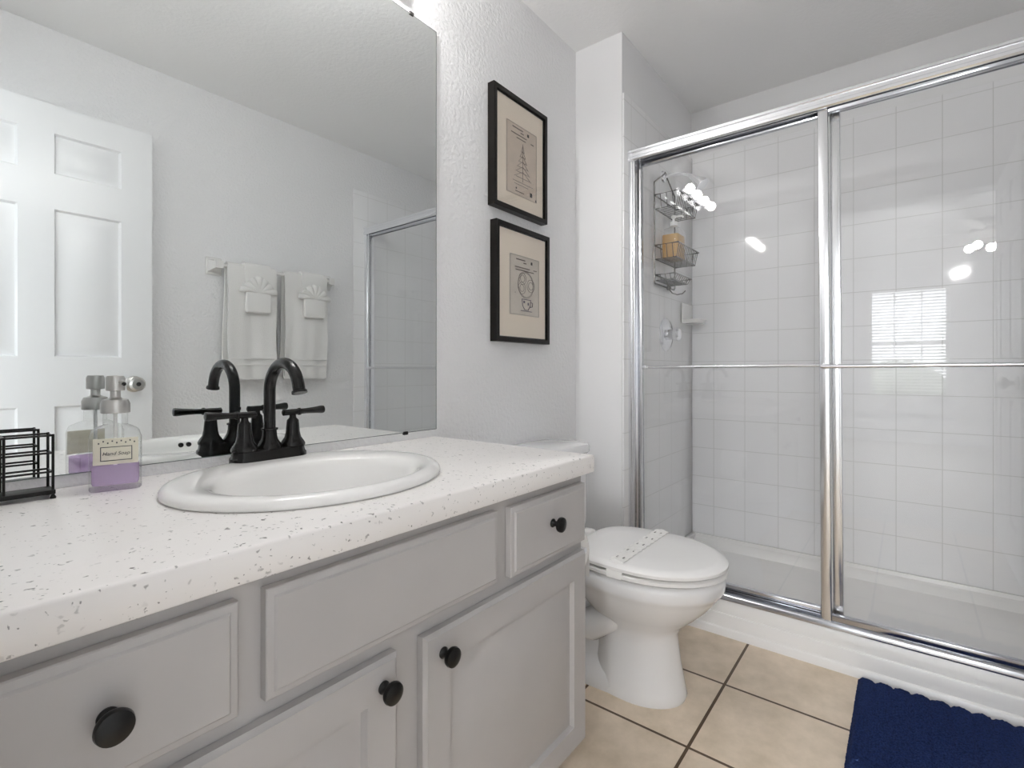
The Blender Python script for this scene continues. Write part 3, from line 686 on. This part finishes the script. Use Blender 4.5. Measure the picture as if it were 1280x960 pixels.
# ---------------------------------------------------------------- toilet
TX = 1.500
to = thing('toilet', 'white toilet with closed lid between the vanity and the shower', 'toilet', (TX, -0.4, 0))
def egg(uf, ub, hw, z, n=56, um=None, sq=2.6):
    """plan outline: u = distance from the wall behind, front round, back squarer"""
    um = um if um is not None else ub + (uf-ub)*0.52; out = []
    for i in range(n):
        a = 2*PI*i/n; c, s = math.cos(a), math.sin(a)
        if c >= 0: u = um + (uf-um)*c; v = hw*s
        else:
            e_ = 2/sq; u = um - (um-ub)*abs(c)**e_; v = hw*math.copysign(abs(s)**e_, s)
        out.append((TX+v, -u, z))
    return out
b = B()
b.loft([egg(.636, .34, .108, 0.0), egg(.640, .34, .110, .012), egg(.636, .345, .106, .03), egg(.622, .36, .096, .10), egg(.614, .37, .090, .16), egg(.613, .37, .091, .195), egg(.630, .355, .104, .222), egg(.668, .33, .133, .255),
        egg(.703, .305, .158, .290), egg(.727, .285, .174, .322), egg(.734, .28, .178, .334), egg(.741, .27, .1825, .340), egg(.748, .262, .187, .352), egg(.750, .262, .187, .372), egg(.748, .26, .185, .383), egg(.738, .262, .176, .389), egg(.60, .33, .10, .389)])
build('bowl', b, 'toilet', to, sharp=70)
# rear of the pedestal: foot, trapway bulge and the shelf that carries the tank
b = B(); b.loft([egg(.63, .09, .108, 0.0, sq=4), egg(.63, .09, .110, .02, sq=4), egg(.60, .10, .100, .05, sq=4), egg(.52, .12, .072, .085, sq=4), egg(.50, .13, .060, .15, sq=4), egg(.50, .10, .064, .23, sq=4), egg(.52, .05, .10, .30, sq=5), egg(.50, .022, .165, .345, sq=6), egg(.48, .022, .175, .384, sq=6), egg(.47, .03, .17, .390, sq=6)])
build('pedestal', b, 'toilet', to, sharp=70)
b = B()
for s in (-1, 1): b.tube([(TX+s*.045, -.50, .27), (TX+s*.060, -.43, .225), (TX+s*.066, -.36, .175), (TX+s*.064, -.29, .165), (TX+s*.060, -.24, .20), (TX+s*.055, -.20, .24), (TX+s*.05, -.16, .20), (TX+s*.05, -.14, .10), (TX+s*.05, -.13, .02)], [.05, .052, .05, .05, .05, .05, .048, .045, .045], 14)
build('trapway', b, 'toilet', to, sharp=70)
b = B(); b.loft([egg(.738, .285, .174, .3895), egg(.738, .285, .174, .3935), egg(.750, .275, .186, .3945), egg(.755, .27, .190, .398), egg(.755, .27, .190, .406), egg(.750, .275, .186, .4095), egg(.736, .29, .173, .410), egg(.736, .29, .173, .414)]); build('seat', b, 'seat', to)
b = B(); b.loft([egg(.748, .31, .184, .4135, sq=3.4), egg(.756, .305, .190, .418, sq=3.4), egg(.756, .305, .190, .426, sq=3.4), egg(.748, .31, .184, .4335, sq=3.4), egg(.725, .325, .168, .4375, sq=3.4), egg(.64, .36, .09, .4395, sq=3.4)]); build('lid', b, 'seat', to)
for s in (-1, 1): build('hinge', B().box(TX+s*.075-.022, TX+s*.075+.022, -.285, -.245, .3905, .425, .008, 3), 'seat', to)
b = B(); b.loft([rrect(TX, -.108, .195, .085, .03, .391), rrect(TX, -.108, .205, .09, .035, .42), rrect(TX-.01, -.108, .215, .096, .04, .678)]); build('tank', b, 'toilet', to)
b = B(); b.loft([rrect(TX-.014, -.110, .222, .101, .05, .679), rrect(TX-.014, -.110, .228, .107, .055, .685), rrect(TX-.014, -.110, .228, .107, .055, .701), rrect(TX-.014, -.110, .222, .101, .05, .713), rrect(TX-.014, -.110, .19, .08, .05, .718)]); build('tank_lid', b, 'toilet', to)
b = B(); b.lathe([(0.0, 0), (0.014, 0), (0.012, .012), (0.0, .014)], (TX-.16, -.205, .61), 16, 'y-'); b.tube([(TX-.16, -.222, .61), (TX-.12, -.224, .606), (TX-.085, -.224, .60)], [.006, .006, .008], 10); build('flush_lever', b, 'chrome', to)

# paper band wrapped across the lid
def band():
    b = B(); n = 40; rows = []
    for k, w_ in enumerate((-0.5, -0.3, -0.1, 0.1, 0.3, 0.5)):
        row = []
        for i in range(n+1):
            t = -1 + 2*i/n; hx = 0.193
            x = TX + t*hx; z = 0.4408
            if abs(t) > 0.90:
                q = (abs(t)-0.90)/0.10; x = TX + math.copysign(0.174 + 0.0185*min(1, q*1.6), t); z = 0.4408 - 0.040*max(0, q-0.12)/0.88 - 0.004*q
            wav = 0.0055*math.sin(i*2.1 + k*1.3) if abs(t) < 0.95 else 0
            z += max(0, wav)*(1 if 0 < k < 5 else 0.4)
            y = -0.500 + w_*0.046*(1+0.12*math.sin(i*1.9)) - 0.00*t
            row.append((x, y, z))
        rows.append(row)
    top = rows; bot = [[(x-math.copysign(0.0008, x-TX)*(1 if abs(x-TX) > .175 else 0), y, z-0.0008) for x, y, z in r] for r in rows]
    ring = []
    for i in range(n+1): ring.append([r[i] for r in top] + [r[i] for r in reversed(bot)])
    b.loft(ring); return b
tag(build('paper_band', band(), 'paper', origin=(TX, -0.500, 0.44)), 'white crinkled paper band wrapped across the closed toilet lid', 'paper band')
# its printed slots
bandob = bpy.data.objects['paper_band']; M['fold'] = P('grey_print', (150, 148, 147), 0.9)
for i in range(5):
    for j in (-1, 1):
        x = TX-0.15+0.07*i; y = -0.500+j*0.010
        b = B(); b.box(x-0.003, x+0.008, y-0.002, y+0.002, 0.4436, 0.4446); build('printed_mark', b, 'fold', bandob)

# toilet roll on the vanity side
tp = thing('paper_holder', 'chrome toilet paper holder on the side of the vanity cabinet', 'holder', (1.067, -0.42, 0.515))
for y in (-0.492, -0.348):
    b = B(); b.tube([(1.067, y, 0.515), (1.15, y, 0.515), (1.160, y, 0.515)], 0.006, 10); build('post', b, 'chrome', tp)
build('rod', B().tube([(1.158, -0.494, 0.515), (1.158, -0.346, 0.515)], 0.009, 14), 'chrome', tp)
b = B()
prof = [(0.020, 0.0), (0.053, 0.0), (0.056, 0.004), (0.056, 0.106), (0.053, 0.110), (0.020, 0.110), (0.020, 0.0)]
b.lathe(prof, (1.158, -0.475, 0.504), 36, 'y', cap=False); bmesh.ops.remove_doubles(b.bm, verts=b.bm.verts, dist=1e-6)
b.box(1.2128, 1.2142, -0.474, -0.366, 0.425, 0.510)
tag(build('toilet_paper_roll', b, 'paper', origin=(1.158, -0.42, 0.425)), 'white toilet paper roll on the holder beside the vanity cabinet', 'toilet paper')

# ---------------------------------------------------------------- bath mat
def mat_mesh():
    b = B(); bm = b.bm; x0, x1, y0, y1 = 1.490, 1.945, -1.640+0.016, -1.036; nx, ny = 120, 156; pitch = 0.0445; g = []
    rnd = random.Random(3)
    for i in range(nx+1):
        row = []
        for j in range(ny+1):
            u = i/nx; y = y1 + (y0-y1)*j/ny; ph = ((y1-y)/pitch) % 1.0
            rib = abs(math.sin(PI*ph))**0.5
            ex = 0.008*rib*(1 if u > .5 else -1)*(abs(u-.5)*2)**12
            e = min(1, min(u, 1-u)*nx/3.0, min(j, ny-j)/3.0)
            z = 0.004 + e*(0.007 + 0.009*rib + rnd.uniform(-0.0016, 0.0016))
            row.append(bm.verts.new((x0+(x1-x0)*u+ex+rnd.uniform(-.0007, .0007), y+rnd.uniform(-.0007, .0007), z)))
        g.append(row)
    for i in range(nx):
        for j in range(ny): bm.faces.new((g[i][j], g[i+1][j], g[i+1][j+1], g[i][j+1]))
    edge = [g[i][0] for i in range(nx+1)] + [g[nx][j] for j in range(1, ny+1)] + [g[i][ny] for i in range(nx-1, -1, -1)] + [g[0][j] for j in range(ny-1, 0, -1)]
    low = [bm.verts.new((v.co.x, v.co.y, 0.0005)) for v in edge]
    for i in range(len(edge)): k = (i+1) % len(edge); bm.faces.new((edge[i], edge[k], low[k], low[i]))
    bm.faces.new(low); return b
tag(build('bath_mat', mat_mesh(), 'rug', origin=(1.717, -1.33, 0), sharp=180), 'navy blue ribbed bath mat on the floor in front of the shower', 'bath mat')

# ---------------------------------------------------------------- towel bar with towels (seen in the mirror)
BY, BZ = -1.572, 1.530
tbh = thing('towel_rail', 'white ceramic towel bar on the wall opposite the mirror', 'towel bar', (1.37, W, BZ))
build('rod', B().tube([(1.075, BY, BZ-0.008), (1.692, BY, BZ-0.008)], 0.0095, 14), 'porcelain', tbh)
for x in (1.072, 1.695):
    b = B(); b.box(x-0.038, x+0.038, W+0.0005, W+0.012, BZ-0.052, BZ+0.036, 0.006, 3); b.loft([[(x+sx*.030, W+.011, BZ-.008+sz*.032) for sx, sz in ((-1, -1), (1, -1), (1, 1), (-1, 1))], [(x+sx*.018, BY-.012, BZ-.008+sz*.019) for sx, sz in ((-1, -1), (1, -1), (1, 1), (-1, 1))], [(x+sx*.018, BY+.016, BZ-.008+sz*.019) for sx, sz in ((-1, -1), (1, -1), (1, 1), (-1, 1))]])
    build('post', b, 'porcelain', tbh)
def drape(x0, x1, zf, zb, r_in, th, seed, name, label, cat, group, nx=26, bands=()):
    rnd = random.Random(seed); b = B(); ph = rnd.uniform(0, 6); rings = []
    zc_ = BZ-0.008
    def path(off):
        pts = []
        for i in range(17): pts.append((-1, zb + (zc_-zb)*i/16))
        for i in range(1, 12): pts.append((math.pi*i/12, None))
        for i in range(17): pts.append((1, zc_ + (zf-zc_)*i/16))
        out = []
        for s_, z in pts:
            if z is None: out.append((BY - (r_in+off)*math.cos(s_), zc_ + (r_in+off)*math.sin(s_)))
            else: out.append((BY + s_*(r_in+off), z))
        return out
    po, pi_ = path(th), path(0.0)
    for i in range(nx+1):
        x = x0 + (x1-x0)*i/nx; ring = []
        for pp, sgn in ((po, 1), (list(reversed(pi_)), 1)):
            for y, z in pp:
                d = max(0, (zc_-z))/0.6
                wv = 0.006*d*math.sin(8*(x-x0)/(x1-x0)+ph) + 0.003*d*math.sin(19*(x-x0)/(x1-x0)+ph*2)
                for bz in bands:
                    if abs(z-bz) < 0.02 and y > BY: wv += 0.0
                xs = x + 0.006*d*math.sin(z*14+ph)
                if y < BY: xs -= 0.016*d
                ring.append((xs, max(W+0.004, y+wv*(0.4 if y < BY else 1)), z))
        rings.append(ring)
    b.loft(rings)
    return tag(build(name, b, 'towel', origin=((x0+x1)/2, BY, min(zf, zb))), label, cat, group)
G = 'white towels on the bar opposite the mirror'
t1 = drape(1.108, 1.356, 0.945, 0.985, 0.0110, 0.011, 1, 'bath_towel', 'white bath towel hung over the bar on the side nearer the door', 'towel', G)
t2 = drape(1.405, 1.660, 0.945, 0.985, 0.0110, 0.011, 5, 'bath_towel', 'white bath towel hung over the bar on the side nearer the shower', 'towel', G)
for t, x0, x1 in ((t1, 1.110, 1.354), (t2, 1.407, 1.658)):
    b = B()
    for z in (1.052, 1.020): b.box(x0+0.006, x1-0.006, BY+0.026, BY+0.0295, z-0.003, z+0.003, 0.001)
    build('woven_border', b, 'towel', t)
def washcloth(cx, zt, label, dx):
    t = thing('washcloth', label, 'washcloth', (cx, BY+0.03, 1.28), 'fan-folded washcloths on the towels')
    y0 = BY+0.0235
    b = B(); hw = 0.068; rings = []
    prof = [(BY-0.0235, 1.42), (BY-0.0235, BZ-0.008)] + [(BY-0.0235*math.cos(PI*i/10), BZ-0.008+0.0235*math.sin(PI*i/10)) for i in range(1, 10)] + [(y0, BZ-0.008), (y0+0.003, 1.47), (y0+0.006, 1.43)]
    for i in range(13):
        x = cx-hw+2*hw*i/12; rings.append([(x, y, z) for y, z in prof] + [(x, y+(0.007 if y > BY else -0.007)*(1 if abs(z-BZ) > 0.03 else 0) if abs(z-BZ) > 0.03 else BY+(y-BY)*1.35, z+(0.009 if z > BZ+0.005 else 0)) for y, z in reversed(prof)])
    b.loft(rings); build('upper_fold', b, 'towel', t)
    b = B(); n = 7
    for i in range(n):
        a = math.radians(-78 + 156*i/(n-1)); L = 0.098 if abs(a) > 1.0 else 0.086
        c0 = Vector((cx+dx, y0+0.021, 1.400)); dirv = Vector((math.sin(a), 0, math.cos(a)*0.95)); per = Vector((math.cos(a), 0, -math.sin(a)*0.95))
        rr = []
        for k in range(7):
            s = k/6; c = c0 + dirv*L*s + Vector((0, 0.004*math.sin(PI*s), -0.012*abs(math.sin(a))*s*s)); wd = 0.006+0.014*s; dp = 0.006+0.009*s
            if k == 6: wd *= .75; dp *= .5
            rr.append([c + per*wd*math.cos(2*PI*q/10) + Vector((0, 1, 0))*dp*math.sin(2*PI*q/10) for q in range(10)])
        b.loft(rr)
    build('fan_pleats', b, 'towel', t)
    b = B(); rings = []
    for z, w_, d_ in ((1.415, .058, .006), (1.405, .062, .010), (1.36, .064, .012), (1.31, .064, .013), (1.296, .062, .012), (1.290, .056, .006)):
        rings.append(rrect(cx+dx, y0+0.016, w_, d_, min(d_*.95, .006), z))
    b.loft(rings); build('pocket', b, 'towel', t)
washcloth(1.255, 1.54, 'white washcloth folded into a fan on the towel nearer the door', -0.004)
washcloth(1.568, 1.54, 'white washcloth folded into a fan on the towel nearer the shower', 0.0)

# ---------------------------------------------------------------- ceiling fan in the bedroom
cf = thing('ceiling_fan', 'ceiling fan with lit globe lamps in the bedroom, mirrored in the right shower door', 'ceiling fan', (-2.4, -1.72, H))
build('motor', B().lathe([(0.0, 0), (0.07, 0), (0.06, -0.03), (0.015, -0.04), (0.015, -0.08), (0.10, -0.09), (0.11, -0.13), (0.07, -0.16), (0.05, -0.18), (0.0, -0.18)], (-2.4, -1.72, H-0.001), 28), 'blade', cf)
for i in range(5):
    a = 2*PI*i/5+0.3; b = B(); d = Vector((math.cos(a), math.sin(a), 0)); pn = Vector((-d.y, d.x, 0.12))
    c = Vector((-2.4, -1.72, H-0.115)); rr = []
    for s, wd in ((0.09, .02), (.16, .03), (.2, .055), (.5, .068), (.58, .06), (.6, .03)):
        q = c+d*s; rr.append([q-pn*wd-Vector((0, 0, .003)), q+pn*wd-Vector((0, 0, .003)), q+pn*wd+Vector((0, 0, .003)), q-pn*wd+Vector((0, 0, .003))])
    b.loft(rr); build('blade', b, 'blade', cf)
for i in range(4):
    a = PI/2*i+0.5; b = B(); p0 = Vector((-2.4, -1.72, H-0.19)); d = Vector((math.cos(a), math.sin(a), 0))
    b.tube([p0+d*.02, p0+d*.08+Vector((0, 0, -.01)), p0+d*.10+Vector((0, 0, -.03))], .01, 8); arm = build('lamp_arm', b, 'blade', cf)
    build('bulb', B().sphere(p0+d*.115+Vector((0, 0, -.07)), .036, 14), 'fan_bulb', arm)

# daylight sampling aid at the window opening (a portal: it adds no light of its own)
pl = bpy.data.lights.new('window_portal', 'AREA'); pl.shape = 'RECTANGLE'; pl.size = 0.9; pl.size_y = 1.5
po_ = bpy.data.objects.new('window_portal', pl); C.objects.link(po_); po_.location = (-4.93, (WY0+WY1)/2, (WZ0+WZ1)/2); po_.rotation_euler = (PI/2, 0, -PI/2)
pl.cycles.is_portal = True
pl2 = bpy.data.lights.new('window_portal_wide', 'AREA'); pl2.shape = 'RECTANGLE'; pl2.size = 2.2; pl2.size_y = 1.6
po2 = bpy.data.objects.new('window_portal_wide', pl2); C.objects.link(po2); po2.location = ((w2[0]+w2[1])/2, 1.72, (w2[2]+w2[3])/2); po2.rotation_euler = (-PI/2, 0, 0); pl2.cycles.is_portal = True
